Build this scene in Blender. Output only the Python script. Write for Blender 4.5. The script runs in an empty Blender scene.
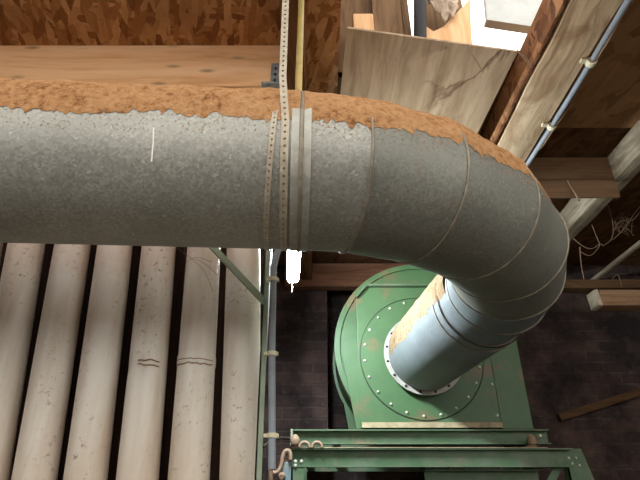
import bpy, math, random
from mathutils import Vector, Matrix, noise
random.seed(7)
PI = math.pi
sc = bpy.context.scene
col = sc.collection
CAM_Z = 1.6          # everything below is measured from the eye height, then lifted

# ------------------------------------------------------------------ helpers
class MB:
    def __init__(s): s.v = []; s.f = []; s.sm = []
    def add(s, vs, fs, smooth=False):
        o = len(s.v); s.v += [Vector(v) for v in vs]
        for f in fs: s.f.append([i + o for i in f]); s.sm.append(smooth)
    def box(s, x0, x1, y0, y1, z0, z1):
        s.hexa([(x0,y0,z0),(x1,y0,z0),(x1,y1,z0),(x0,y1,z0),(x0,y0,z1),(x1,y0,z1),(x1,y1,z1),(x0,y1,z1)])
    def hexa(s, p):
        s.add(p, [(0,3,2,1),(4,5,6,7),(0,1,5,4),(1,2,6,5),(2,3,7,6),(3,0,4,7)])
    def prism(s, poly, d):
        """extrude a 3D polygon by vector d"""
        n = len(poly); d = Vector(d); a = [Vector(q) for q in poly]
        s.add(a + [q + d for q in a], [list(range(n))[::-1], list(range(n, 2*n))] + [(i, (i+1) % n, n+(i+1) % n, n+i) for i in range(n)])
    def beam(s, a, b, w, h, up=(0,0,1)):
        a = Vector(a); b = Vector(b); t = (b-a).normalized(); sd = t.cross(Vector(up)).normalized(); u = sd.cross(t)
        p = []
        for c in (a, b):
            p += [c - sd*w/2 - u*h/2, c + sd*w/2 - u*h/2, c + sd*w/2 + u*h/2, c - sd*w/2 + u*h/2]
        s.add(p, [(0,1,2,3),(7,6,5,4),(0,4,5,1),(1,5,6,2),(2,6,7,3),(3,7,4,0)])
    def tube(s, pts, r, n=12, cap=True):
        pts = [Vector(q) for q in pts]; rs = r if isinstance(r, (list, tuple)) else [r]*len(pts)
        ref = None; vs = []
        for i, c in enumerate(pts):
            t = (pts[min(i+1, len(pts)-1)] - pts[max(i-1, 0)]).normalized()
            if ref is None: ref = t.orthogonal().normalized()
            e1 = (ref - t*ref.dot(t)).normalized(); ref = e1; e2 = t.cross(e1)
            for k in range(n):
                a = 2*PI*k/n; vs.append(c + rs[i]*(math.cos(a)*e1 + math.sin(a)*e2))
        m = len(pts)
        fs = [(i*n+k, i*n+(k+1) % n, (i+1)*n+(k+1) % n, (i+1)*n+k) for i in range(m-1) for k in range(n)]
        s.add(vs, fs, True)
        if cap:
            s.add(vs[:n], [list(range(n))[::-1]]); s.add(vs[-n:], [list(range(n))])
    def rings(s, R, closed=True):
        n = len(R[0]); vs = [q for r in R for q in r]; kk = n if closed else n-1
        s.add(vs, [(i*n+k, i*n+(k+1) % n, (i+1)*n+(k+1) % n, (i+1)*n+k) for i in range(len(R)-1) for k in range(kk)], True)
    def build(s, name, m, parent=None, bevel=0, weld=False):
        me = bpy.data.meshes.new(name)
        me.from_pydata([(v.x, v.y, v.z + CAM_Z) for v in s.v], [], s.f)
        me.polygons.foreach_set('use_smooth', s.sm); me.update()
        import bmesh
        bm = bmesh.new(); bm.from_mesh(me)
        if weld: bmesh.ops.remove_doubles(bm, verts=bm.verts, dist=1e-5)
        bmesh.ops.recalc_face_normals(bm, faces=bm.faces); bm.to_mesh(me); bm.free()
        o = bpy.data.objects.new(name, me); col.objects.link(o)
        if m: me.materials.append(m)
        if parent: o.parent = parent
        if bevel:
            b = o.modifiers.new('bevel', 'BEVEL'); b.width = bevel; b.segments = 2; b.limit_method = 'ANGLE'
        # origin to the mesh's own place
        if parent is None or parent.type == 'MESH' or parent.type == 'EMPTY':
            c = sum((v.co for v in me.vertices), Vector())/max(1, len(me.vertices))
            me.transform(Matrix.Translation(-c))
            pl = parent_world(parent)
            o.location = c - pl
        return o
def parent_world(p):
    w = Vector()
    while p is not None: w += p.location; p = p.parent
    return w
def tag(o, label=None, cat=None, group=None, kind=None):
    if label: o['label'] = label
    if cat: o['category'] = cat
    if group: o['group'] = group
    if kind: o['kind'] = kind
    return o
def empty(name, loc, label, cat, group=None):
    o = bpy.data.objects.new(name, None); col.objects.link(o)
    o.location = (loc[0], loc[1], loc[2] + CAM_Z); o.empty_display_size = .1
    return tag(o, label, cat, group)
def copy_tree(o, parent=None):
    c = o.copy(); col.objects.link(c); c.parent = parent
    for ch in list(o.children): copy_tree(ch, c)
    return c
def struct(o): o['kind'] = 'structure'; return o

# ------------------------------------------------------------------ materials
class N:
    def __init__(s, name, rough=.7, metal=0., spec=.3):
        s.m = bpy.data.materials.new(name); s.m.use_nodes = True; s.t = s.m.node_tree
        s.b = s.t.nodes['Principled BSDF']; s.b.inputs['Roughness'].default_value = rough
        s.b.inputs['Metallic'].default_value = metal; s.b.inputs['Specular IOR Level'].default_value = spec
        s.co = s.t.nodes.new('ShaderNodeTexCoord').outputs['Object']
        g = s.t.nodes.new('ShaderNodeNewGeometry'); s.pos = g.outputs['Position']; s.nor = g.outputs['Normal']
    def L(s, a, b): s.t.links.new(a, b)
    def map(s, v=None, scale=(1,1,1), rot=(0,0,0), loc=(0,0,0)):
        n = s.t.nodes.new('ShaderNodeMapping'); n.inputs['Scale'].default_value = scale
        n.inputs['Rotation'].default_value = rot; n.inputs['Location'].default_value = loc
        s.L(v or s.co, n.inputs['Vector']); return n.outputs[0]
    def noise(s, v=None, scale=5, detail=4, rough=.55, dist=0):
        n = s.t.nodes.new('ShaderNodeTexNoise'); n.inputs['Scale'].default_value = scale
        n.inputs['Detail'].default_value = detail; n.inputs['Roughness'].default_value = rough; n.inputs['Distortion'].default_value = dist
        s.L(v or s.co, n.inputs['Vector']); return n.outputs['Fac']
    def vor(s, v=None, scale=5, out='Color', feat='F1', rnd=1):
        n = s.t.nodes.new('ShaderNodeTexVoronoi'); n.inputs['Scale'].default_value = scale; n.feature = feat
        n.inputs['Randomness'].default_value = rnd
        s.L(v or s.co, n.inputs['Vector']); return n.outputs[out]
    def ramp(s, f, stops, interp='LINEAR'):
        n = s.t.nodes.new('ShaderNodeValToRGB'); n.color_ramp.interpolation = interp
        e = n.color_ramp.elements
        while len(e) < len(stops): e.new(.5)
        for i, (q, c) in enumerate(stops):
            e[i].position = q; e[i].color = (c if isinstance(c, tuple) else (c, c, c)) + (1,)
        s.L(f, n.inputs[0]); return n.outputs[0]
    def mix(s, f, a, b, mode='MIX'):
        n = s.t.nodes.new('ShaderNodeMix'); n.data_type = 'RGBA'; n.blend_type = mode
        for v, i in ((f, 0), (a, 6), (b, 7)):
            if isinstance(v, (int, float)): n.inputs[i].default_value = v if i == 0 else (v, v, v, 1)
            elif isinstance(v, tuple): n.inputs[i].default_value = v + (1,)
            else: s.L(v, n.inputs[i])
        return n.outputs[2]
    def math(s, op, a, b=0.):
        n = s.t.nodes.new('ShaderNodeMath'); n.operation = op
        for v, i in ((a, 0), (b, 1)):
            if isinstance(v, (int, float)): n.inputs[i].default_value = v
            else: s.L(v, n.inputs[i])
        return n.outputs[0]
    def sep(s, v=None):
        n = s.t.nodes.new('ShaderNodeSeparateXYZ'); s.L(v or s.co, n.inputs[0]); return n.outputs
    def comb(s, x, y, z=0.):
        n = s.t.nodes.new('ShaderNodeCombineXYZ')
        for v, i in ((x, 0), (y, 1), (z, 2)):
            if isinstance(v, (int, float)): n.inputs[i].default_value = v
            else: s.L(v, n.inputs[i])
        return n.outputs[0]
    def bump(s, h, strength=.3, dist=.01):
        n = s.t.nodes.new('ShaderNodeBump'); n.inputs['Strength'].default_value = strength; n.inputs['Distance'].default_value = dist
        s.L(h, n.inputs['Height']); s.L(n.outputs[0], s.b.inputs['Normal'])
    def col(s, c):
        if isinstance(c, tuple): s.b.inputs['Base Color'].default_value = c + (1,)
        else: s.L(c, s.b.inputs['Base Color'])
        return s.m
def srgb(r, g, b):
    f = lambda c: ((c/255+.055)/1.055)**2.4 if c/255 > .04045 else c/255/12.92
    return (f(r), f(g), f(b))

def mat_osb(name, dark, mid, light, scale=1.):
    n = N(name, .75, 0, .2)
    out = None
    for k, (a, sc_) in enumerate(((.5, 1.), (1.55, 1.15), (2.6, .9), (-.2, 1.3))):
        w = n.map(n.pos, (1, 1, 1), (0, 0, a)); w = n.map(w, (24*sc_*scale, 7*sc_*scale, 10))
        c = n.sep(n.vor(w, 1.))[0]
        out = c if out is None else n.mix(n.ramp(n.sep(n.vor(w, 1.))[1], [(.5, 0.), (.52, 1.)]), out, c)
    fine = n.noise(n.map(n.pos, (60, 60, 60)), 1, 3)
    v = n.math('ADD', n.math('MULTIPLY', out, .8), n.math('MULTIPLY', fine, .35))
    c = n.ramp(v, [(.12, dark), (.5, mid), (.95, light)])
    big = n.noise(n.pos, 2.2, 3)
    c = n.mix(n.ramp(big, [(.4, 0.), (.7, .5)]), c, dark)
    n.bump(out, .25, .003)
    return n.col(c)
def mat_wood(name, dark, mid, light, axis='X', freq=1., swirl=.0, stain=None, knots=0, veins=False):
    n = N(name, .75, 0, .2)
    st = {'X': (1.2, 14, 14), 'Y': (14, 1.2, 14), 'Z': (14, 14, 1.2)}[axis]
    v = n.map(n.pos, tuple(q*freq for q in st))
    if swirl:
        wn = n.t.nodes.new('ShaderNodeTexNoise'); wn.inputs['Scale'].default_value = 3.; n.L(n.pos, wn.inputs['Vector'])
        vm = n.t.nodes.new('ShaderNodeVectorMath'); vm.operation = 'MULTIPLY_ADD'
        n.L(wn.outputs['Color'], vm.inputs[0]); vm.inputs[1].default_value = (swirl,)*3; n.L(v, vm.inputs[2]); v = vm.outputs[0]
    g = n.noise(v, 1.6, 6, .65, .6)
    c = n.ramp(g, [(.3, dark), (.5, mid), (.7, light)])
    g2 = n.noise(n.map(v, (3, 3, 3)), 2, 3)
    c = n.mix(n.ramp(g2, [(.55, 0.), (.75, .35)]), c, dark)
    if knots:
        kv = n.map(n.pos, {'X': (1.6, 5, 5), 'Y': (5, 1.6, 5), 'Z': (5, 5, 1.6)}[axis])
        d = n.vor(kv, knots, 'Distance')
        c = n.mix(n.ramp(d, [(.06, .7), (.2, 0.)]), c, tuple(q*.25 for q in mid))
    if stain:
        sn = n.noise(n.pos, 2.3, 5, .6, 1.)
        c = n.mix(n.ramp(sn, [(.53, 0.), (.68, .8)]), c, stain)
    if veins:
        vn = n.noise(n.map(n.pos, (2.0, 1.4, 1)), 1.5, 5, .55, .8); zn = n.noise(n.pos, 1.7, 2)
        x_ = n.sep(n.pos)[0]
        zn = n.math('MULTIPLY', n.ramp(x_, [(.45, .1), (.75, 1.)]), n.ramp(zn, [(.38, 0.), (.5, 1.)]))
        band = n.ramp(vn, [(.49, 0.), (.505, 1.), (.515, 1.), (.545, 0.)])
        c = n.mix(n.math('MULTIPLY', n.math('MULTIPLY', band, zn), .8), c, srgb(96, 66, 46))
    n.bump(g, .35, .004)
    return n.col(c)
def mat_galv(name, a, b, scale=60, rough=.5, metal=.35, rust=0.):
    n = N(name, rough, metal, .4)
    cell = n.sep(n.vor(n.pos, scale))[0]
    c = n.ramp(cell, [(0., a), (.55, tuple((x+y)/2 for x, y in zip(a, b))), (1., b)])
    f = n.noise(n.pos, 3, 5, .6)
    c = n.mix(n.ramp(f, [(.35, 0.), (.7, .45)]), c, tuple(q*.6 for q in a))
    sp = n.noise(n.pos, 55, 2, .5)
    c = n.mix(n.ramp(sp, [(.66, 0.), (.74, .6)]), c, tuple(q*1.25 for q in b))
    if rust:
        z = n.noise(n.map(n.pos, (2, 2, 1)), 4, 5, .65)
        c = n.mix(n.ramp(z, [(.56, 0.), (.72, rust)]), c, srgb(120, 90, 65))
    n.L(n.ramp(cell, [(0., rough-.1), (1., rough+.12)]), n.b.inputs['Roughness'])
    n.bump(n.noise(n.pos, 2.5, 2), .15, .02)
    return n.col(c)
def mat_paint(name, c0, dirt=None, amount=.5, rough=.45, scale=4., rust=None, rs=3.):
    n = N(name, rough, 0, .4)
    f = n.noise(n.pos, scale, 6, .62)
    c = n.mix(n.ramp(f, [(.4, 0.), (.75, amount)]), c0, dirt or tuple(q*.6 for q in c0))
    if rust:
        r = n.noise(n.pos, rs, 6, .68, .4)
        c = n.mix(n.ramp(r, [(.55, 0.), (.66, .8)]), c, rust)
    n.bump(n.noise(n.pos, 30, 3), .08, .004)
    return n.col(c)
def mat_plain(name, c, rough=.6, metal=0.):
    n = N(name, rough, metal); return n.col(c)
def mat_emit(name, c, s):
    n = N(name); n.b.inputs['Emission Color'].default_value = c + (1,); n.b.inputs['Emission Strength'].default_value = s
    return n.col((.9, .9, .9))
def mat_brick(name, b1, b2, mortar, soot):
    n = N(name, .9, 0, .1)
    x, y, z = n.sep(n.pos)
    wob = n.noise(n.pos, 6, 3)
    xx = n.math('ADD', n.math('ADD', x, y), n.math('MULTIPLY', wob, .035)); zz = n.math('ADD', z, n.math('MULTIPLY', wob, .03))
    br = n.t.nodes.new('ShaderNodeTexBrick'); n.L(n.comb(xx, zz), br.inputs['Vector'])
    for k, c in (('Color1', b1), ('Color2', b2), ('Mortar', mortar)): br.inputs[k].default_value = c + (1,)
    br.inputs['Scale'].default_value = 1.; br.inputs['Brick Width'].default_value = .27; br.inputs['Row Height'].default_value = .1
    br.inputs['Mortar Size'].default_value = .011; br.inputs['Mortar Smooth'].default_value = .4
    c = br.outputs['Color']
    f = n.noise(n.pos, 2.2, 6, .65)
    c = n.mix(n.ramp(f, [(.38, 0.), (.62, .9)]), c, soot)
    f2 = n.noise(n.pos, 14, 5, .7)
    c = n.mix(n.ramp(f2, [(.58, 0.), (.75, .55)]), c, tuple(q*1.6 for q in mortar))
    h = n.math('SUBTRACT', n.math('MULTIPLY', f2, .7), br.outputs['Fac'])
    n.bump(h, .7, .015)
    return n.col(c)

M = {}
M['osb'] = mat_osb('osb_board', srgb(120, 78, 44), srgb(176, 124, 76), srgb(224, 178, 126), 1.15)
M['osb_side'] = mat_osb('osb_side_strip', srgb(84, 54, 34), srgb(138, 92, 58), srgb(176, 128, 88), 1.3)
M['osb_old'] = mat_osb('osb_board_dusty', srgb(124, 92, 62), srgb(152, 114, 78), srgb(168, 130, 92), .6)
M['beam'] = mat_wood('pine_beam', srgb(214, 158, 108), srgb(240, 192, 144), srgb(246, 206, 162), 'X', .6, .3, None, 2.4)
M['joist'] = mat_wood('old_joist', srgb(150, 122, 92), srgb(214, 186, 150), srgb(232, 210, 176), 'Y', .9, 1.2, srgb(160, 126, 92))
M['joist_side'] = mat_wood('joist_brown', srgb(60, 40, 24), srgb(100, 70, 44), srgb(130, 96, 64), 'Y', 1., .5)
M['trimmer'] = mat_wood('dark_trimmer', srgb(84, 56, 34), srgb(120, 84, 54), srgb(140, 102, 68), 'Y', 1., .3)
M['nogging'] = mat_wood('nogging', srgb(104, 80, 58), srgb(134, 106, 80), srgb(150, 122, 94), 'X', .8, .4)
M['white_joist'] = mat_wood('limewashed_joist', srgb(96, 82, 64), srgb(146, 132, 110), srgb(186, 174, 152), 'Y', .8, .8, srgb(110, 96, 76))
M['ply'] = mat_wood('weathered_plywood', srgb(148, 124, 96), srgb(184, 160, 130), srgb(202, 180, 150), 'Y', .75, .35, None, 0, True)
M['redwood'] = mat_wood('reddish_lintel', srgb(84, 56, 40), srgb(124, 86, 64), srgb(146, 106, 82), 'X', .7, .4)
M['oldplank'] = mat_wood('old_plank', srgb(66, 46, 28), srgb(92, 68, 44), srgb(106, 80, 54), 'X', .8, .3)
M['plate'] = mat_wood('wall_plate', srgb(80, 58, 38), srgb(112, 84, 58), srgb(130, 100, 72), 'X', .7, .4)
M['newwood'] = mat_wood('new_wood', srgb(206, 156, 110), srgb(234, 190, 144), srgb(246, 212, 170), 'Z', .7, .4)
M['brownboard'] = mat_wood('brown_board', srgb(76, 56, 36), srgb(120, 92, 64), srgb(140, 110, 80), 'Z', .9, .3)
M['block'] = mat_wood('wood_block', srgb(140, 104, 76), srgb(172, 134, 102), srgb(186, 150, 118), 'X', .7, .5)
M['endgrain'] = mat_wood('end_grain', srgb(190, 170, 140), srgb(220, 204, 176), srgb(236, 222, 196), 'Y', .7, .5)
M['darkboard'] = mat_wood('dark_boarding', srgb(30, 18, 12), srgb(48, 30, 20), srgb(62, 40, 28), 'Z', .9, .4)
M['galv'] = mat_galv('galvanised_sheet', srgb(140, 139, 131), srgb(172, 171, 162), 150)
M['galv_elbow'] = mat_galv('galvanised_elbow', srgb(114, 114, 106), srgb(140, 140, 130), 130, .55, .3, .3)
M['galv_pipe_cool_lit'] = mat_galv('galvanised_inlet_cool_lit', srgb(108, 115, 118), srgb(130, 138, 141), 110, .5, .25, .1)  # inlet metal, also gives the last gores their bluish lamp-lit look
M['bead'] = mat_galv('rolled_seam', srgb(124, 116, 100), srgb(152, 144, 128), 40, .5, .3)
M['strap'] = mat_galv('zinc_strap', srgb(172, 160, 140), srgb(196, 186, 166), 60, .55, .25, .5)
M['band'] = mat_galv('zinc_band', srgb(164, 162, 152), srgb(188, 186, 176), 40, .5, .3)
M['zinc'] = mat_galv('zinc_bracket', srgb(140, 146, 146), srgb(170, 176, 176), 60, .45, .4)
M['rod'] = mat_paint('yellow_zinc_rod', srgb(186, 164, 96), srgb(130, 112, 66), .6, .4, 20)
M['green'] = mat_paint('green_paint', srgb(74, 106, 70), srgb(62, 90, 60), .6, .45, 5, srgb(122, 96, 72), 2.6)
M['green_frame'] = mat_paint('green_frame_paint', srgb(72, 100, 70), srgb(112, 120, 104), .75, .5, 7, srgb(120, 110, 88), 5.)
M['pale_green'] = mat_paint('pale_green_paint', srgb(150, 164, 140), srgb(120, 122, 100), .7, .5, 9)
M['dusty_edge'] = mat_paint('dusty_ledge', srgb(176, 160, 130), srgb(120, 110, 84), .8, .9, 20)
M['bolt'] = mat_plain('zinc_bolt', srgb(205, 205, 190), .4, .3)
M['dark_metal'] = mat_plain('dark_metal', srgb(46, 46, 42), .5)
M['conduit'] = mat_paint('grey_conduit', srgb(146, 154, 162), srgb(112, 114, 114), .6, .75, 9)
M['clip'] = mat_plain('cream_clip', srgb(216, 208, 178), .5)
M['cable'] = mat_plain('brown_cable', srgb(150, 120, 92), .6)
M['darkcable'] = mat_plain('dark_cable', srgb(46, 38, 32), .6)
M['hose'] = mat_paint('beige_hose', srgb(150, 126, 104), srgb(112, 90, 72), .6, .6, 20)
M['bluebox'] = mat_paint('blue_box', srgb(96, 126, 134), srgb(150, 130, 110), .6, .5, 10)
M['black'] = mat_plain('black_plastic', srgb(20, 21, 24), .6)
M['sash'] = mat_paint('grey_sash', srgb(190, 196, 196), srgb(150, 140, 120), .5, .5, 5)
M['white_reveal'] = mat_paint('white_reveal', srgb(240, 236, 226), srgb(220, 200, 160), .3, .5, 5)
M['paper'] = mat_paint('torn_paper', srgb(196, 178, 158), srgb(120, 90, 66), .7, .9, 14)
M['web'] = mat_plain('cobweb', srgb(128, 104, 82), .9)
M['diffuser'] = mat_emit('lamp_diffuser', (.86, .95, 1.), 360.)
M['lampbody'] = mat_plain('lamp_body', srgb(210, 214, 214), .4)
M['drip'] = mat_plain('white_paint', srgb(236, 234, 226), .5)
M['brick'] = mat_brick('sooty_brick', srgb(98, 78, 72), srgb(72, 60, 58), srgb(92, 82, 77), srgb(42, 37, 38))
M['floor'] = mat_paint('concrete', srgb(92, 85, 75), srgb(70, 64, 56), .6, .9, 3)
M['plaster'] = mat_paint('dark_plaster', srgb(88, 72, 58), srgb(60, 48, 40), .6, .9, 3)
def mat_dust(name, a, b, c_):
    n = N(name, 1., 0, 0.)
    f = n.noise(n.pos, 46, 8, .75); g = n.noise(n.pos, 6, 4)
    c = n.ramp(n.math('ADD', n.math('MULTIPLY', f, .7), n.math('MULTIPLY', g, .3)), [(.38, a), (.48, b), (.62, c_)])
    n.bump(f, 1., .03)
    return n.col(c)
M['dust'] = mat_dust('orange_sawdust', srgb(150, 100, 62), srgb(212, 158, 110), srgb(230, 182, 134))
M['dust_pale'] = mat_dust('pale_sawdust', srgb(120, 98, 74), srgb(156, 134, 106), srgb(172, 152, 126))
def mat_whitepipe():
    n = N('white_pipe_paint', .38, 0, .45)
    x, y, z = n.sep(n.pos)
    f = n.noise(n.map(n.pos, (9, 9, 1.2)), 1.3, 6, .6)
    c = n.mix(n.ramp(f, [(.4, 0.), (.72, .75)]), srgb(232, 227, 217), srgb(194, 172, 148))
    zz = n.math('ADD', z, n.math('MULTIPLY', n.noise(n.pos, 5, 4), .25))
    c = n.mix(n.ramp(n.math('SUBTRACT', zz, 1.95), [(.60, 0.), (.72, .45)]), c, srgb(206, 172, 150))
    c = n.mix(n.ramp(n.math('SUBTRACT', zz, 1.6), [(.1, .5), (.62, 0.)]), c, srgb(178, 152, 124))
    sp = n.noise(n.pos, 48, 5, .7)
    zone = n.noise(n.map(n.pos, (3, 3, 1.4)), 1.6, 3)
    m = n.math('MULTIPLY', n.ramp(sp, [(.57, 0.), (.66, 1.)]), n.ramp(zone, [(.42, 0.), (.6, .75)]))
    c = n.mix(m, c, srgb(120, 84, 58))
    n.bump(n.noise(n.pos, 7, 3), .12, .01)
    return n.col(c)
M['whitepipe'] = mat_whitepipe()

# ------------------------------------------------------------------ levels (from eye height)
C = 2.06      # underside of the ceiling boards
J = 1.87      # underside of the joists
WY = 4.5      # face of the back wall
FL = -CAM_Z

# ------------------------------------------------------------------ setting
def slab(name, m, *b): 
    q = MB(); q.box(*b); return struct(q.build(name, m))
slab('floor', M['floor'], -9, 9, -9, 5.4, FL-.1, FL)
# ceiling boards: front left, right bay, dark rear boards; a hole is left for the roof light
q = MB()
q.box(-3.6, -.7705, .55, 1.80, C, C+.018)
q.box(-.770, .10, .55, 1.80, C, C+.018)
q.box(.10, 1.07, .55, .95, C, C+.018)
q.box(-3.6, .10, 1.80, 2.6, C+.004, C+.022)
struct(q.build('ceiling', M['osb']))
q = MB(); q.box(1.07, 4.4, .55, 2.37, C, C+.018); struct(q.build('ceiling_right', M['osb_old']))
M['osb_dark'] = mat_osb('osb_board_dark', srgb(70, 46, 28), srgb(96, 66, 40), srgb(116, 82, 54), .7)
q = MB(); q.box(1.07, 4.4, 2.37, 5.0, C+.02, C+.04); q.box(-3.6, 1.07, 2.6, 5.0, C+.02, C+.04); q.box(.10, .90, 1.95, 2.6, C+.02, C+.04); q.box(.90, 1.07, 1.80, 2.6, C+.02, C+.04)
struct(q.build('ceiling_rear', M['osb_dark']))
# back wall with a niche for the fan, cut under the lintel
q = MB()
q.box(-3.6, .07, WY, WY+.5, FL, C+.02); q.box(1.62, 4.4, WY, WY+.5, FL, C+.02); q.box(.07, 1.62, WY, WY+.5, 1.95, C+.02)
struct(q.build('wall_back', M['brick']))
slab('wall_niche', M['brick'], -.2, 1.9, WY+.5, WY+.6, FL, C)
slab('wall_left', M['plaster'], -3.7, -3.6, .2, 5.0, FL, C+.02)
slab('wall_right', M['plaster'], 4.4, 4.5, .2, 5.0, FL, C+.02)
slab('wall_partition', M['darkboard'], -3.6, -.262, 2.30, 2.36, FL, C)
slab('wall_light_blocker', M['plaster'], -9, 9, -4.1, -4., FL, .9)  # added unseen wall behind the camera, cuts ambient light on the fan

# ------------------------------------------------------------------ timber
def timber(name, m, label, cat, *b, bevel=.006, group=None):
    q = MB(); q.box(*b); return tag(q.build(name, m, None, bevel), label, cat, group)
timber('header_beam', M['beam'], 'long smooth orange pine beam lying just above and behind the straight duct', 'beam', -3.6, -.19, 1.731, 1.80, 1.77, C)
timber('trimmer_joist', M['trimmer'], 'dark brown joist behind the threaded rod, at the end of the pine beam', 'joist', -.176, -.076, .6, 4.5, J, C)
# hewn joists: slightly wavy
def hewn(x0, x1, y0, y1, z0, z1, wav, n=40):
    q = MB(); R = []
    for i in range(n+1):
        y = y0 + (y1-y0)*i/n
        a = noise.noise(Vector((3*y, x0*3, 0)))*wav; b = noise.noise(Vector((3*y, x1*5+7, 0)))*wav; c = noise.noise(Vector((2.5*y, 9, x0)))*wav*.6
        R.append([Vector((x0+a, y, z0+c)), Vector(((x0+x1)/2, y, z0+c-.006)), Vector((x1+b*.4, y, z0+c)), Vector((x1+b*.4, y, z1)), Vector((x0+a, y, z1))])
    q.rings(R); q.f += [list(range(5)), list(range(len(q.v)-5, len(q.v)))]; q.sm = [False]*len(q.f)
    return q
tag(hewn(1.082, 1.30, .6, 4.5, J, C, .022).build('ceiling_joist', M['joist']), 'wide rough hewn pale joist carrying the grey conduit, upper right', 'joist')
tag(hewn(1.99, 2.10, .6, 4.5, J, C, .02).build('ceiling_joist', M['white_joist']), 'lime splashed pale joist meeting the nogging at the right edge', 'joist')
tag(hewn(2.71, 2.755, .6, 4.49, J, J+.03, .006).build('roof_batten', M['white_joist']), 'thin greyish batten in the dark corner just above the brick wall', 'batten')
q = MB(); q.box(1.302, 1.988, 2.67, 2.695, 1.735, C)
tag(q.build('nogging', M['nogging'], None, .005), 'brown wooden nogging set between the hewn joist and the lime splashed joist', 'nogging')
q = MB(); q.prism([(.123, 1.478, J-.002), (.948, 1.612, J-.002), (.90, 2.9, J-.002), (.07, 2.9, J-.002)], (0, 0, -.0) if False else (0, 0, .014))
tag(q.build('plywood_sheet', M['ply'], None, .003), 'weathered grey plywood sheet fixed overhead between duct and roof opening', 'plywood')
timber('lintel', M['redwood'], 'reddish timber lintel over the niche behind the green fan', 'lintel', -.35, 1.75, 4.38, 4.499, 1.80, 2.05)
timber('wall_plate', M['plate'], 'dull brown timber plate lying along the right brick wall under the joists', 'timber', 1.78, 4.39, 4.36, 4.499, 1.775, J-.004)
t = empty('wood_block', (3.0, 4.4, 1.57), 'short pinkish board with pale sawn end fixed to the right brick wall', 'board')
q = MB(); q.box(2.70, 3.7, 4.33, 4.499, 1.585, 1.745); q.build('board', M['block'], t, .004)
q = MB(); q.hexa([(2.662,4.335,1.59),(2.699,4.335,1.585),(2.699,4.49,1.585),(2.662,4.49,1.59),(2.655,4.335,1.745),(2.69,4.335,1.75),(2.69,4.49,1.75),(2.655,4.49,1.745)]); tag(q.build('sawn_end', M['endgrain'], t), 'pale sawn end')
q = MB(); q.beam((2.1, 4.46, .59), (3.6, 4.46, 1.01), .05, .06); tag(q.build('leaning_plank', M['oldplank']), 'brown plank leaning at a slant across the lower right brick wall', 'plank')

q = MB(); q.box(1.050, 1.063, 1.0, 4.49, J+.006, C-.001); tag(q.build('side_board', M['osb_side']), 'strip of brown board nailed along the left side of the hewn joist', 'board')
# joist hanger at the end of the pine beam
t = empty('joist_hanger', (-.2, 1.72, 1.77), 'grey zinc joist hanger at the right end of the pine beam', 'bracket')
q = MB(); q.box(-.245, -.19, 1.725, 1.7305, 1.76, 1.92); q.build('side_flange', M['zinc'], t)
q = MB(); q.hexa([(-.285,1.70,1.755),(-.185,1.70,1.755),(-.185,1.80,1.755),(-.285,1.80,1.755),(-.285,1.70,1.768),(-.185,1.70,1.768),(-.185,1.80,1.768),(-.285,1.80,1.768)]); q.build('seat', M['zinc'], t)
for z in (1.80, 1.84, 1.88):
    q = MB(); q.tube([(-.222, 1.726, z), (-.222, 1.718, z)], .006, 8); q.build('nail_head', M['dark_metal'], t)

# conduit along the hewn joist
t = empty('ceiling_conduit', (1.3, 2.0, 1.85), 'thin grey conduit clipped along the lower edge of the hewn joist', 'conduit')
pts = [(1.312 - .012*math.sin(y*2.2), y, J-.016) for y in [0.6 + .1*i for i in range(34)]]
q = MB(); q.tube(pts, .0135, 10); q.build('tube', M['conduit'], t)
for y in (1.66, 2.12):
    q = MB(); q.tube([(1.312 - .012*math.sin(y*2.2), y-.014, J-.016), (1.312 - .012*math.sin(y*2.2), y+.014, J-.016)], .024, 12); q.box(1.27, 1.30, y-.012, y+.012, J-.012, J+.002); q.build('clip', M['clip'], t)
pts = [(1.335 + .012*math.sin(y*7)+.006*math.sin(y*17), y, J-.012-.014*math.sin(y*5)**2) for y in [0.6 + .05*i for i in range(66)]]
q = MB(); q.tube(pts, .0055, 6); tag(q.build('loose_cable', M['cable']), 'thin brown cable sagging beside the grey conduit on the hewn joist', 'cable')
pts = [(1.327, y, J+.006) for y in [0.6 + .1*i for i in range(34)]]
q = MB(); q.tube(pts, .011, 8); tag(q.build('black_cable', M['darkcable']), 'dark cable tucked between the grey conduit and the hewn joist', 'cable')

# ------------------------------------------------------------------ roof opening above the plywood
timber('wood_stub', M['newwood'], 'short fresh yellow timber stub at the left end of the roof opening', 'timber', .185, .30, 1.80, 1.88, J+.03, 2.40)
t = empty('brown_boards', (.43, 1.86, 1.9), 'pair of dark brown upright boards left of the black pipe in the roof opening', 'boards')
q = MB(); q.box(.302, .47, 1.83, 1.86, J+.03, 3.0); q.build('board', M['brownboard'], t, .004)
q = MB(); q.box(.474, .515, 1.84, 1.87, J+.03, 3.0); q.build('board', M['brownboard'], t, .004)
q = MB(); q.tube([(.515, 1.78, J+.028), (.575, 1.78, 2.55), (.62, 1.78, 3.0)], .035, 16); tag(q.build('black_pipe', M['black']), 'black plastic pipe rising through the roof opening', 'pipe')
q = MB(); q.prism([(.585, 1.84, J+.03), (.835, 1.84, J+.03), (.845, 1.84, 2.25), (.885, 1.84, 2.58), (.70, 1.84, 2.34), (.64, 1.84, 2.30), (.585, 1.84, 2.36)], (0, .02, 0))
tag(q.build('reveal_board', M['newwood']), 'fresh orange timber board beside the bright roof opening', 'board')
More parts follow.
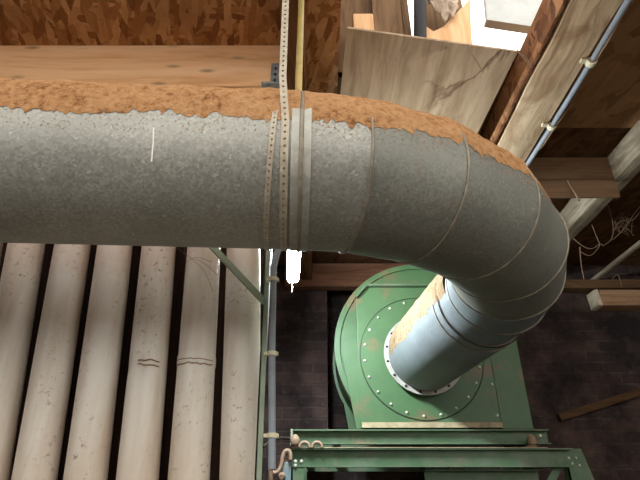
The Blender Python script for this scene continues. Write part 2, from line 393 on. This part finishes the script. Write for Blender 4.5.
# torn paper lining
q = MB(); R = []
for i in range(15):
    r = []
    for k in range(9):
        u, v = i/14, k/8
        x = .62 + .17*u + .02*noise.noise(Vector((u*5, v*5, 1))); z = 2.62 - (.22 + .1*noise.noise(Vector((u*7, 0, 3))))*(1 - abs(u-.55))*v*1.25
        y = 1.80 + .05*noise.noise(Vector((u*6, v*6, 8)))
        r.append(Vector((x, y, z)))
    R.append(r)
q.rings(R, False)
o = q.build('torn_lining', M['paper']); s = o.modifiers.new('t', 'SOLIDIFY'); s.thickness = .004
tag(o, 'crumpled torn pinkish lining paper hanging in the roof opening', 'paper')
# window sash
t = empty('roof_light_sash', (1.1, 1.75, 2.33), 'grey roof light sash hanging open before the bright sky', 'window sash')
q = MB(); q.prism([(.935, 1.80, 2.343), (1.185, 1.80, 2.285), (1.36, 1.80, 2.66), (.97, 1.80, 2.70)], (0, .03, 0)); q.build('panel', M['sash'], t, .004)
q = MB(); q.prism([(.93, 1.79, 2.333), (1.19, 1.79, 2.273), (1.19, 1.79, 2.29), (.93, 1.79, 2.35)], (0, .05, 0)); q.build('lower_rail', M['sash'], t)
q = MB(); q.box(.08, .10, 1.0, 2.0, C+.02, 3.0); q.box(.10, .52, 1.95, 1.97, C+.02, 3.0); q.box(.60, .88, 1.95, 1.97, C+.02, 3.0); struct(q.build('trim_1', M['brownboard']))

# ------------------------------------------------------------------ the duct
A = .053; R0 = .25
P0 = Vector((-.058, 1.2944, .93)); T0 = Vector((math.cos(A), math.sin(A), 0)); NN = Vector((-math.sin(A), math.cos(A), 0)); RE = 1.01; UP = Vector((0, 0, 1))
SE = [9, 23.5, 40, 57, 72, 84.5, 96.5]
def arc(d):
    t = math.radians(d); return P0 + RE*(math.sin(t)*T0 + (1-math.cos(t))*NN), -math.cos(t)*NN + math.sin(t)*T0, math.cos(t)*T0 + math.sin(t)*NN
# stations: (centre, outward horizontal axis, in-plane stretch)
ST = [(P0 - T0*3.55, -NN, 1.), (P0 - T0*.001, -NN, 1.)]
for k, d in enumerate(SE):
    c, o, tt = arc(d); prev = SE[k-1] if k else 3; nxt = SE[k+1] if k+1 < len(SE) else 96.5
    dl = math.radians(nxt - prev)/4
    ST.append((c, o, 1/math.cos(dl)))
FC = Vector((.784, 3.60, .93))         # inlet flange centre
ST.append((FC, Vector((-1, 0, 0)) * -1, 1.))
def sta(u, phi, r):
    i = min(int(u), len(ST)-2); f = u - i
    a, b = ST[i], ST[i+1]
    c = a[0].lerp(b[0], f); o = a[1].lerp(b[1], f).normalized(); s = a[2] + (b[2]-a[2])*f
    return c + r*(math.cos(phi)*o*s + math.sin(phi)*UP)
def ring_at(u, r, n=64): return [sta(u, 2*PI*k/n, r) for k in range(n)]
def tube_between(u0, u1, r, m=2, n=64, rr=None):
    q = MB(); us = [u0 + (u1-u0)*i/m for i in range(m+1)]
    q.rings([ring_at(u, r if rr is None else r + (rr-r)*i/m, n) for i, u in enumerate(us)]); return q
def bead(u, r, rb, n=64, seg=8, wob=0.):
    c, o, s = (ST[int(u)] if u == int(u) else (sta(u, 0, 0), None, 1))
    q = MB(); pts = [sta(u, 2*PI*k/n, r) for k in range(n)]
    nrm = (pts[n//4]-c).cross(pts[0]-c).normalized(); R = []
    for k, p_ in enumerate(pts):
        d = (p_-c).normalized(); R.append([p_ + rb*(math.cos(2*PI*j/seg)*d + math.sin(2*PI*j/seg)*nrm) for j in range(seg)])
    R.append(R[0]); q.rings(R); return q
def ubx(x):      # station parameter on the straight piece for a distance t before P0
    return 1 - (-x)/3.55
# straight duct (up to the joint), thing with parts
t = empty('galvanised_duct', (-1.5, 1.25, .68), 'long straight spotty galvanised round duct running in from the left', 'duct')
JT = -.005
tube_between(0, ubx(JT-.002), R0, 24).build('duct_wall', M['galv'], t)
for a, b in ((-.034, -.008),):
    tube_between(ubx(a), ubx(b), R0+.005, 1).build('joint_band', M['band'], t)
q = MB(); q.tube([sta(ubx(-.413), math.radians(-9), R0+.0005), sta(ubx(-.410), math.radians(-19), R0+.0005), sta(ubx(-.413), math.radians(-31), R0)], .0024, 6); q.build('paint_drip', M['drip'], t)
# elbow
t = empty('duct_elbow', (.55, 1.9, .68), 'large segmented galvanised elbow turning the duct back towards the fan', 'duct elbow')
q = tube_between(ubx(JT), 1., R0, 2); q.build('collar', M['galv'], t)
o = tube_between(ubx(-.003), 1.0, R0+.005, 1)
o.rings([[sta(1, 2*PI*k/64, R0+.005) + T0*d for k in range(64)] for d in (0, .022)])
o.build('joint_band', M['band'], t)
bead(ubx(-.0055), R0+.005, .0065).build('joint_ridge', M['bead'], t)
tube_between(1.0, 2.0, R0, 6).build('gore', M['galv'], t)
for k in range(2, 8):
    tube_between(k, k+1, R0, 6).build('gore', M['galv_elbow'] if k < 6 else M['galv_pipe_cool_lit'], t)  # last gores take the bluer metal, cool lamp light put into their colour
for k in range(2, 9):
    bead(float(k), R0+.001, .0045).build('rolled_seam', M['bead'], t)
# ridge between the two joint bands
# inlet pipe
t = empty('inlet_pipe', (.75, 3.3, .68), 'short galvanised inlet pipe with riveted flange joining elbow to fan', 'pipe')
def ip(f, r): 
    u = 8 + f; return ring_at(u, r)
q = MB(); q.rings([ip(f, R0+.010+.010*f) for f in [i/12 for i in range(13)]]); q.build('pipe_wall', M['galv_pipe_cool_lit'], t)
bead(8.06, R0+.011, .006).build('end_seam', M['bead'], t)
q = MB(); y0, y1 = 3.592, 3.606
def cring(r, y, n=64): return [Vector((FC.x + r*math.cos(2*PI*k/n), y, FC.z + r*math.sin(2*PI*k/n))) for k in range(n)]
q.rings([cring(.262, y0), cring(.302, y0), cring(.302, y1), cring(.262, y1), cring(.262, y0)]); 
for i in range(len(q.sm)): q.sm[i] = False
fl = q.build('flange', M['band'], t)
def bolt_mb(c, r=.011, h=.012, d=Vector((0, -1, 0))):
    q = MB(); c = Vector(c); q.tube([c, c + d*h*.5, c + d*h], [r*1.15, r, r*.55], 8); return q
for k in range(16):
    a = 2*PI*(k+.5)/16; bolt_mb((FC.x + .282*math.cos(a), y0, FC.z + .282*math.sin(a)), .009, .01).build('rivet', M['dark_metal'], fl)
q = MB(); c0 = sta(8.10, math.radians(128), R0+.0); c1 = sta(8.10, math.radians(128), R0+.05); q.tube([c0, c1], .014, 8); q.tube([c1 + Vector((-.03,0,0)), c1 + Vector((.03,0,0))], .012, 8); q.build('lug', M['bead'], t)
# fan neck between flange and panel belongs to the pipe
q = MB(); q.rings([cring(.268, 3.606), cring(.268, 3.661)]); q.build('neck', M['galv_pipe_cool_lit'], t)

# sawdust lying on duct and elbow
def dust_sheet(u0, u1, nu, lo, hi, thick, seed, amp, fn=None, fade=None):
    q = MB(); R = []
    for i in range(nu+1):
        u = u0 + (u1-u0)*i/nu; g = sta(u, PI/2, R0); hn = amp*.8*noise.fractal(Vector((g.x*9, g.y*9, seed+20)), .7, 2.1, 5)
        b = lo(u) + amp*(.75*noise.fractal(Vector((g.x*5 + seed, g.y*5, seed)), .8, 2.1, 3) + .8*noise.noise(Vector((g.x*38 + seed, g.y*38, seed))) + .5*noise.noise(Vector((g.x*90 + seed, g.y*90, seed))))
        h = hi + hn; r = []
        for k in range(27):
            f = k/26; ph = math.radians(b + (h-b)*f)
            th = thick*min(1, f*6)*min(1, (1-f)*6)
            w = sta(u, ph, R0); Ru = R0 + (.010 + (u-8)*.010 if u > 8 else 0)
            th *= 1 + .5*noise.fractal(w*14, .8, 2, 3) if thick > .004 else 1
            r.append(sta(u, ph, Ru + .0014 + max(th, 0)))
        R.append(r)
    q.rings(R, False)
    rnd = random.Random(seed)
    for _ in range(int(nu*4.5)):      # loose crumbs clinging below the edge
        u = u0 + (u1-u0)*rnd.random(); ph = math.radians(lo(u) + 2 - 15*rnd.random()**1.8)
        Ru = R0 + (.010 + (u-8)*.010 if u > 8 else 0); c = sta(u, ph, Ru); nrm = (c - sta(u, ph, Ru-.1)).normalized(); e1 = nrm.orthogonal().normalized(); e2 = nrm.cross(e1)
        a, b = rnd.uniform(.0006, .0028), rnd.uniform(.0006, .0022)
        o = [c + a*math.cos(2*PI*k/7)*e1*rnd.uniform(.6, 1.2) + b*math.sin(2*PI*k/7)*e2*rnd.uniform(.6, 1.2) for k in range(7)]
        q.add(o + [c + nrm*.0016], [(k, (k+1) % 7, 7) for k in range(7)], True)
    return q
tag(dust_sheet(0, ubx(-.010), 420, lambda u: 1, 165, .012, 3, 7).build('sawdust_layer', M['dust']), 'thick orange sawdust lying along the top of the straight duct', 'dust', None, 'stuff')
def lo_el(u):
    return 2 if u < 2 else 2 + (u-2)*3 if u < 4 else 8 + (u-4)*16
tag(dust_sheet(1.0, 5.6, 240, lo_el, 160, .009, 5, 7).build('sawdust_layer', M['dust']), 'orange sawdust lying over the top of the segmented elbow', 'dust', None, 'stuff')
tag(dust_sheet(7.2, 8.95, 120, lambda u: 72, 184, .012, 9, 9).build('sawdust_layer', M['dust_pale']), 'pale sawdust coating the top of the short inlet pipe', 'dust', None, 'stuff')

# perforated straps: strip of cells with punched holes following a path in 3D
def strap(path, wdir, w=.022, pitch=.021, hole=.0036):
    # resample path
    P = [Vector(x) for x in path]; L = [0]
    for a, b in zip(P, P[1:]): L.append(L[-1] + (b-a).length)
    def at(s):
        s = max(0, min(L[-1], s))
        for i in range(len(P)-1):
            if s <= L[i+1]: return P[i].lerp(P[i+1], (s-L[i])/max(1e-9, L[i+1]-L[i]))
        return P[-1]
    q = MB(); n = int(L[-1]/pitch); wd = Vector(wdir)
    for i in range(n):
        s0 = i*pitch; sm = s0 + pitch/2
        def pt(a, b): return at(sm + b) + wd*a
        o = [(-w/2,-pitch/2),(0,-pitch/2),(w/2,-pitch/2),(w/2,0),(w/2,pitch/2),(0,pitch/2),(-w/2,pitch/2),(-w/2,0)]
        h = [(hole*math.cos(-3*PI/4 + k*PI/4), hole*math.sin(-3*PI/4 + k*PI/4)) for k in range(8)]
        q.add([pt(*x) for x in o] + [pt(*x) for x in h], [(k, (k+1) % 8, 8+(k+1) % 8, 8+k) for k in range(8)])
    return q
def solid(o, th=.0016):
    s = o.modifiers.new('thickness', 'SOLIDIFY'); s.thickness = th; s.offset = 0; return o
# first strap hangs from the ceiling, down the front of the duct and under it
us = ubx(-.052)
path = [(-.117, 1.032, C-.005), (-.114, 1.034, 1.5), (-.111, 1.036, 1.1)] + [tuple(sta(us, math.radians(d), R0+.004)) for d in range(0, -186, -6)] + [(-.10, 1.552, 1.1), (-.098, 1.552, J+.005)]
tag(solid(strap(path, (1, 0, 0)).build('perforated_strap', M['strap'], None, 0, True)), 'pale perforated hanging strap dropping from the ceiling down the front of the duct', 'strap')
path = [tuple(sta(ubx(-.076 - .0155*(1-math.cos(math.radians(min(180, max(0, 60-d)))))), math.radians(d), R0+.004)) for d in range(150, -120, -6)]
tag(solid(strap(path, (1, 0, 0), .016, .018, .003).build('perforated_strap', M['strap'], None, 0, True)), 'perforated strap wrapped askew round the duct, left of the hanging strap', 'strap')
# rod
t = empty('threaded_rod', (-.075, 1.28, 1.18), 'yellowish rod hanging from the ceiling to the top of the duct joint', 'rod')
q = MB(); q.tube([(-.0765, 1.275, 1.165), (-.0765, 1.285, C)], .0125, 12); q.build('shaft', M['rod'], t)
q = MB(); q.tube([(-.0765, 1.275, 1.172), (-.0765, 1.275, 1.19)], .022, 6); q.build('nut', M['rod'], t)

# ------------------------------------------------------------------ fan
fan = empty('centrifugal_fan', (.8, 3.9, .40), 'large green painted centrifugal fan with bolted round front cover', 'fan')
cx, cz, rr = .82, 1.02, .685
def scroll(n=64):   # casing outline: round on top and left, straight into the base
    pts = []
    for k in range(n+1):
        a = math.radians(-20 + 235*k/n); pts.append((cx + rr*math.cos(a), cz + rr*math.sin(a)))
    pts += [(.42, .40), (1.35, .40)]
    return pts
q = MB(); q.prism([(x, 3.735, z) for x, z in scroll()], (0, .56, 0)); 
for i in range(len(q.sm)): q.sm[i] = i >= 2
o = q.build('scroll_casing', M['green'], fan)
try: o.data.shade_smooth
except Exception: pass
# rims of the casing, front and rear
for y in (3.715, 4.28):
    q = MB(); rim = []
    for k in range(60):
        a = math.radians(-10 + 222*k/59); d = Vector((math.cos(a), 0, math.sin(a))); c = Vector((cx, y, cz))
        rim.append([c + d*(rr-.02), c + d*(rr+.022), c + d*(rr+.022) + Vector((0, .02, 0)), c + d*(rr-.02) + Vector((0, .02, 0))])
    q.rings(rim); q.sm = [False]*len(q.f); q.build('casing_rim', M['green'], fan)
# front panel with cut corner
pp = [(.291, .412), (1.305, .412), (1.305, 1.46), (1.20, 1.50), (.375, 1.50), (.291, 1.40)]
q = MB(); q.prism([(x, 3.661, z) for x, z in pp], (0, .05, 0)); q.build('front_panel', M['green'], fan, .004)
q = MB()
for (a, b) in ((0, 5), (5, 4), (4, 3)):
    p0, p1 = pp[a], pp[b]; q.beam((p0[0], 3.638, p0[1]), (p1[0], 3.638, p1[1]), .046, .016)
q.build('edge_frame', M['green_frame'], fan)
q = MB(); q.box(.30, 1.30, 3.635, 3.66, .414, .45); q.build('lower_ledge', M['dusty_edge'], fan)
# round cover plate, with a fine edge
bc = Vector((.775, 3.661, .93))
q = MB(); n = 72
def br(r, y): return [Vector((bc.x + r*math.cos(2*PI*k/n), y, bc.z + r*math.sin(2*PI*k/n))) for k in range(n)]
q.rings([br(.27, 3.655), br(.462, 3.655), br(.466, 3.661)]); q.sm = [False]*len(q.f)
cover = q.build('cover_plate', M['green'], fan)
q = MB(); q.rings([br(.466, 3.659), br(.470, 3.6585), br(.472, 3.661)]); q.build('cover_joint', M['dark_metal'], fan)
proto = None
for k in range(22):
    a = 2*PI*(k+.3)/22; x, z = bc.x + .437*math.cos(a), bc.z + .437*math.sin(a)
    if proto is None: proto = bolt_mb((x, 3.655, z), .010, .012).build('bolt', M['bolt'], cover); pa = (x, z); pl = proto.location.copy()
    else:
        c = proto.copy(); col.objects.link(c); c.parent = cover; c.location = pl + Vector((x-pa[0], 0, z-pa[1]))
# right outlet casing
q = MB(); q.box(1.315, 1.545, 3.70, 4.25, .41, 1.50); q.build('outlet_casing', M['green'], fan, .006)
q = MB(); q.box(1.303, 1.318, 3.655, 3.72, .41, 1.46); q.build('corner_strip', M['green_frame'], fan)
for k, z in enumerate((.5, .72, .94, 1.16)):
    bolt_mb((1.28, 3.661, z), .009, .01).build('bolt', M['bolt'], fan)
# side plates carrying the casing on the left
q = MB(); q.prism([(.291, 3.675, .41), (.291, 3.675, 1.05), (.185, 3.675, 1.05), (.17, 3.675, .95), (.262, 3.675, .41)], (0, .02, 0)); q.build('side_plate', M['green'], fan)
q = MB(); q.prism([(.43, 4.27, .41), (.43, 4.27, 1.05), (.165, 4.27, 1.05), (.155, 4.27, .95), (.25, 4.27, .41)], (0, .02, 0)); q.build('side_plate', M['green'], fan)

# ------------------------------------------------------------------ fan frame
def channel(x0, x1, y0, z0, z1, d=.05, th=.009, back=True):
    """steel U channel along X, web in front (y0), flanges to the rear or front"""
    q = MB(); yb = y0 + d if back else y0 - d; a, b = min(y0, yb), max(y0, yb)
    q.box(x0, x1, y0 - th/2, y0 + th/2, z0, z1); q.box(x0, x1, a, b, z1-th, z1); q.box(x0, x1, a, b, z0, z0+th); return q
sk = empty('fan_skid', (.7, 3.9, .30), 'upper green steel channel skid directly under the fan', 'steel skid')
channel(-.19, 1.60, 3.64, .302, .398, .05, .009, False).build('channel', M['green_frame'], sk)
channel(-.19, 1.60, 4.26, .302, .398, .05).build('channel', M['green_frame'], sk)
for x in (.1, .75, 1.5):
    q = MB(); q.box(x, x+.05, 3.645, 4.255, .31, .398); q.build('cross_member', M['green_frame'], sk)
q = MB(); q.box(-.205, -.19, 3.585, 3.645, .295, .40); q.build('end_plate', M['pale_green'], sk)
bolt_mb((1.53, 3.59, .355), .012, .012).build('bolt', M['bolt'], sk)
fr = empty('fan_stand', (.7, 3.9, FL), 'lower green steel channel stand carrying the fan skid', 'steel stand')
channel(-.19, 1.72, 3.60, .157, .274, .05, .009, False).build('channel', M['green_frame'], fr)
channel(-.19, 1.72, 4.28, .157, .274, .05).build('channel', M['green_frame'], fr)
q = MB(); q.box(-.19, 1.55, 3.545, 3.60, .2745, .279); q.build('dust_line', M['dusty_edge'], fr)
for x in (-.10, .8, 1.62):
    q = MB(); q.box(x, x+.05, 3.605, 4.275, .165, .268); q.build('cross_member', M['green_frame'], fr)
for x, y in ((-.19, 3.555), (1.66, 3.555), (-.19, 4.27), (1.66, 4.27)):
    q = MB(); q.box(x, x+.085, y, y+.009, FL, .157); q.box(x, x+.009, y, y+.07, FL, .157); q.build('leg', M['green_frame'], fr)
q = MB(); q.prism([(1.66, 3.60, .274), (1.80, 3.60, .274), (1.86, 3.60, 0.), (1.70, 3.60, 0.)], (0, .012, 0)); q.build('gusset', M['green_frame'], fr)
for x, z in ((1.70, .215), (1.745, .215), (1.715, .18), (1.76, .17)):
    bolt_mb((x, 3.598, z), .009, .011).build('bolt', M['bolt'], fr)
q = channel(.72, 1.50, 3.68, .06, .145, .05, .009, False); q.build('brace_channel', M['green_frame'], fr)
for x in (.9, 1.0, 1.12, 1.24, 1.38):
    bolt_mb((x, 3.64, .148), .010, .012, Vector((0, 0, 1))).build('bolt', M['bolt'], fr)
q = MB(); q.beam((1.50, 3.62, .0), (1.62, 3.62, .157), .012, .05); q.build('diagonal_brace', M['green_frame'], fr)
for x, z in ((-.165, .19), (-.165, .165), (-.125, .19)):
    bolt_mb((x, 3.549, z), .011, .012).build('bolt', M['bolt'], fr)
# rubber mounts and hose loops between skid and stand
for k, (x, y) in enumerate(((-.17, 3.575), (1.45, 3.575))):
    q = MB(); q.tube([(x, y, .279), (x, y, .288), (x, y, .300)], [.034, .040, .028], 14); q.tube([(x, y-.03, .30), (x, y-.034, .32), (x, y-.032, .345), (x, y-.03, .36)], [.030, .036, .026, .010], 12)
    tag(q.build('vibration_mount', M['hose']), ['beige rubber mount at the left end between skid and stand', 'rubber mount at the right end between skid and stand'][k], 'mount')
for k, x in enumerate((-.105, -.02)):
    pts = [(x + .034*math.cos(a), 3.535, .277 + .034*math.sin(a)) for a in [PI*i/10 for i in range(11)]]
    q = MB(); q.tube(pts, .010, 8); tag(q.build('hose_loop', M['hose']), ['small beige hose loop on the stand channel, beside the rubber mount', 'small beige hose loop on the stand channel, farther right along the ledge'][k], 'hose loop')
# hose, cable and box at the left end
pts = [(-.33, 3.5, .14), (-.31, 3.5, .118), (-.275, 3.5, .125), (-.255, 3.5, .165), (-.25, 3.5, .215), (-.238, 3.5, .25), (-.212, 3.5, .258), (-.196, 3.5, .235), (-.196, 3.5, .20)]
from mathutils import geometry
def smooth(pts, it=3):
    P = [Vector(p_) for p_ in pts]
    for _ in range(it):
        Q = [P[0]]
        for a, b in zip(P, P[1:]): Q += [a.lerp(b, .25), a.lerp(b, .75)]
        P = Q + [P[-1]]
    return P
q = MB(); q.tube(smooth(pts), .0135, 10); tag(q.build('flexible_hose', M['hose']), 'beige flexible hose curling at the left end of the fan stand', 'hose')
t = empty('junction_box', (-.235, 3.55, .05), 'small blue grey junction box hanging at the left end of the fan stand', 'junction box')
q = MB(); q.box(-.262, -.191, 3.52, 3.59, .07, .185); q.build('box', M['bluebox'], t, .006)
q = MB(); q.tube([(-.25, 3.52, .105), (-.25, 3.50, .10), (-.25, 3.48, .095)], [.022, .026, .016], 12); q.build('gland', M['hose'], t)
q = MB(); q.tube([(-.235, 3.55, .185), (-.235, 3.55, .20)], .022, 12); q.build('top_gland', M['hose'], t)
q = MB(); q.tube(smooth([(-.21, 3.56, .335), (-.27, 3.52, .338), (-.33, 3.46, .31), (-.37, 3.40, .27)]), .010, 8); tag(q.build('black_cable', M['darkcable']), 'dark cable running left from the end of the upper skid', 'cable')

# ------------------------------------------------------------------ white pipes
LBL = ['white painted vertical pipe at the far left, cut by the photo edge', 'white vertical pipe at the left edge, first one fully in view', 'white vertical pipe, second from the left and almost clean', 'white vertical pipe with rust flecks, third from the left', 'white vertical pipe with a buckled crease and brown specks', 'white vertical pipe with a cracked ring joint halfway down', 'white vertical pipe at the right end, beside the green post']
PX = [(-1.578, -1.417), (-1.376, -1.245), (-1.159, -1.064), (-.960, -.874), (-.754, -.680), (-.542, -.489), (-.359, -.298)]
rp = .0765
def wp(i, xt, xb):
    def X(z): return xb + (xt-xb)*(z-.045)/.996
    q = MB(); R = []
    zs = [FL + .05*k for k in range(int((C - .02 - FL)/.05)+1)]
    if i in (4, 5): zs = sorted([z for z in zs if not .36 < z < .58] + [.37 + .008*k for k in range(26)])
    for z in zs:
        r = []
        for k in range(48):
            a = 2*PI*k/48; ra = rp
            if i == 4:
                ra += -.010*math.exp(-((z-.45)/.035)**2)*math.exp(-((math.sin((a-4.45)/2))/.35)**2) - .004*math.exp(-((math.sin((a-4.6)/2))/.12)**2)
            if i == 5: ra += .0025*(1 if .46 < z < .50 else 0)
            r.append(Vector((X(z) + ra*math.cos(a), 2.0 + ra*math.sin(a), z)))
        R.append(r)
    q.rings(R); return q
for i, (a, b) in enumerate(PX):
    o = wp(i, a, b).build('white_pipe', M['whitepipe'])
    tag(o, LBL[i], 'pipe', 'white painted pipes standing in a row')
    if i in (4, 5):
        X = lambda z: b + (a-b)*(z-.045)/.996
        q = MB()
        for zz in ((.472, .456) if i == 4 else (.480, .462)):
            a0, a1 = ((4.5, 5.6) if i == 4 else (3.4, 5.9))
            pts = [(X(zz) + (rp+.001)*math.cos(t_), 2.0 + (rp+.001)*math.sin(t_), zz + .008*noise.noise(Vector((t_*3, zz*50, i)))) for t_ in [a0 + (a1-a0)*k/24 for k in range(25)]]
            q.tube(pts, .0028, 6)
        q.build('cracked_seam', M['cable'], o)

# post, brace, conduit
t = empty('angle_post', (-.24, 1.9, FL), 'slim pale green angle iron post with slanting brace beside the white pipes', 'post')
q = MB(); q.hexa([(-.205,1.875,FL),(-.181,1.875,FL),(-.181,1.881,FL),(-.205,1.881,FL),(-.253,1.875,1.7),(-.229,1.875,1.7),(-.229,1.881,1.7),(-.253,1.881,1.7)])
q.hexa([(-.205,1.875,FL),(-.199,1.875,FL),(-.199,1.91,FL),(-.205,1.91,FL),(-.253,1.875,1.7),(-.247,1.875,1.7),(-.247,1.91,1.7),(-.253,1.91,1.7)])
q.build('post', M['pale_green'], t)
q = MB(); q.beam((-.62, 1.87, 1.10), (-.232, 1.87, .69), .008, .034, (0, 1, 0)); q.beam((-.62, 1.857, 1.112), (-.232, 1.857, .702), .024, .006, (0, 1, 0)); q.build('brace', M['pale_green'], t)
t = empty('grey_conduit', (-.2, 1.86, 0.), 'grey electrical conduit running down beside the green post', 'conduit')
q = MB(); q.tube(smooth([(-.13, 1.86, 1.12), (-.15, 1.86, 1.0), (-.185, 1.86, .93), (-.198, 1.86, .85)], 2) + [Vector((-.188, 1.86, .5)), Vector((-.168, 1.86, .075))], .0135, 12); q.build('tube', M['conduit'], t)
for z, x in ((.795, -.197), (.482, -.187), (.185, -.173)):
    q = MB(); q.tube([(x, 1.86, z-.008), (x, 1.86, z+.008)], .019, 14); q.box(x-.030, x+.024, 1.854, 1.872, z-.006, z+.006); q.build('clip', M['clip'], t)
q = MB(); q.tube(smooth([(-.172, 1.86, .076), (-.17, 1.86, .03), (-.15, 1.87, .015), (-.125, 1.9, .03)]), .008, 8); tag(q.build('thin_hose', M['hose']), 'short beige cable leaving the bottom of the grey conduit', 'cable')

# ------------------------------------------------------------------ lamp
lamp = empty('fluorescent_lamp', (-.17, 2.5, 1.3), 'bright white fluorescent batten lamp hanging under and behind the duct', 'lamp')
def along(f, dx, dz): return Vector((-.191 + .048*f + dx, 3.12 - .70*f, 1.343 + dz))
def cs(f, w, h): return [along(f, x*w, z*h) for x, z in ((-.5,.5),(-.46,-.2),(-.3,-.5),(.3,-.5),(.46,-.2),(.5,.5))]
q = MB(); q.rings([cs(f, .085, .07) for f in (.02, .98)]); q.f += [list(range(6)), list(range(6, 12))]; q.sm = [False]*len(q.f); q.build('diffuser', M['diffuser'], lamp)
q = MB(); q.rings([[along(f, x, z) for x, z in ((-.046,.036),(.046,.036),(.046,.065),(-.046,.065))] for f in (0, 1)]); q.f += [[0,1,2,3],[4,5,6,7]]; q.sm = [False]*len(q.f); q.build('housing', M['lampbody'], lamp)
for f in (.0, 1.):
    q = MB(); q.rings([cs(f - .012 if f == 0 else f - .015, .09, .074), cs(f + .015 if f == 0 else f + .012, .09, .074)]); q.f += [list(range(6)), list(range(6, 12))]; q.sm = [False]*len(q.f); q.build('end_cap', M['lampbody'], lamp)
for f in (.15, .85):
    c = along(f, 0, .065); q = MB(); q.tube([c, Vector((c.x, c.y, C+.015))], .003, 6); q.build('hanging_wire', M['dark_metal'], lamp)
q = MB(); q.tube(smooth([along(0, -.01, -.03), along(-.01, 0, -.07), along(-.015, -.005, -.10)]), .004, 6); tag(q.build('loose_end', M['cable'], lamp), 'short brown wire end')

# ------------------------------------------------------------------ cobwebs
def web(strands, label, r=.004):
    q = MB()
    for s_ in strands: q.tube(smooth(s_, 3), r, 5)
    return tag(q.build('cobweb', M['web']), label, 'cobweb')
web([[(1.66,2.655,1.85),(1.665,2.65,1.80),(1.685,2.65,1.74),(1.69,2.65,1.69)]], 'single dusty cobweb strand dangling from the nogging', .007)
def px_pt(x, y, Y):   # a place in the plane at depth Y, read off in the dark corner
    r = Vector(((x-320)/480, .8842-.4671*(240-y)/480, .4671+.8842*(240-y)/480)); return tuple(r*(Y/r.y))
Yc = 3.3
web([[px_pt(*p_, Yc) for p_ in s_] for s_ in (
    [(573,238),(582,246),(592,250),(601,243),(603,246)], [(580,247),(581,265),(584,279)], [(581,252),(590,257),(597,250),(600,245)],
    [(603,246),(612,240),(614,228),(610,210),(606,202)], [(612,240),(622,232),(634,214),(640,206)], [(613,232),(620,220),(632,222),(640,212)], [(600,245),(592,225)])],
    'tangle of dusty cobweb strands in the dark corner right of the elbow', .0032)
q = MB()
for k in range(26):
    a = px_pt(random.uniform(612, 634), random.uniform(216, 236), Yc); b = px_pt(random.uniform(612, 638), random.uniform(212, 236), Yc+.05); m_ = tuple((x+y)/2 + random.uniform(-.03, .03) for x, y in zip(a, b))
    q.tube(smooth([a, m_, b], 2), .0016, 4)
tag(q.build('cobweb_clump', M['web']), 'fuzzy dusty cobweb clump hanging at the far right edge', 'cobweb', None, 'stuff')
web([[px_pt(612, 280, 4.2), px_pt(618, 272, 4.2), px_pt(622, 287, 4.2)]], 'short cobweb threads above the pinkish board on the brick wall', .004)
web([[(.70, 1.57, J), (.695, 1.56, J-.05), (.72, 1.56, J-.13), (.735, 1.56, J-.19)]], 'thin dusty thread hanging off the front edge of the plywood', .003)
web([[(.94, 1.60, J), (.96, 1.60, J-.06), (1.0, 1.62, J-.10)], [(.94, 1.61, J), (.985, 1.62, J-.02), (1.01, 1.64, J-.06)]], 'wispy threads at the right corner of the plywood sheet', .0025)

web([[px_pt(176, 247, 1.9), px_pt(190, 258, 1.9), px_pt(204, 262, 1.9), px_pt(217, 275, 1.9)], [px_pt(184, 246, 1.9), px_pt(186, 262, 1.9), px_pt(183, 290, 1.9)], [px_pt(190, 258, 1.9), px_pt(205, 270, 1.9), px_pt(213, 292, 1.9)], [px_pt(186, 262, 1.9), px_pt(196, 256, 1.9), px_pt(212, 262, 1.9)]], 'wispy cobweb draped across the tops of the right hand white pipes', .0008)
# ------------------------------------------------------------------ light, camera
w = bpy.data.worlds.new('sky'); sc.world = w; w.use_nodes = True
w.node_tree.nodes['Background'].inputs[0].default_value = (1., .965, .91, 1); w.node_tree.nodes['Background'].inputs[1].default_value = 2.7
cam = bpy.data.cameras.new('camera'); cam.lens = 27; cam.sensor_width = 36; cam.clip_start = .02
co = bpy.data.objects.new('camera', cam); col.objects.link(co); co.location = (0, 0, CAM_Z); co.rotation_euler = (PI/2 + .486, 0, 0); sc.camera = co
vs = sc.view_settings; vs.view_transform = 'Standard'; vs.look = 'None'; vs.gamma = 1; vs.use_curve_mapping = False; vs.exposure = 0
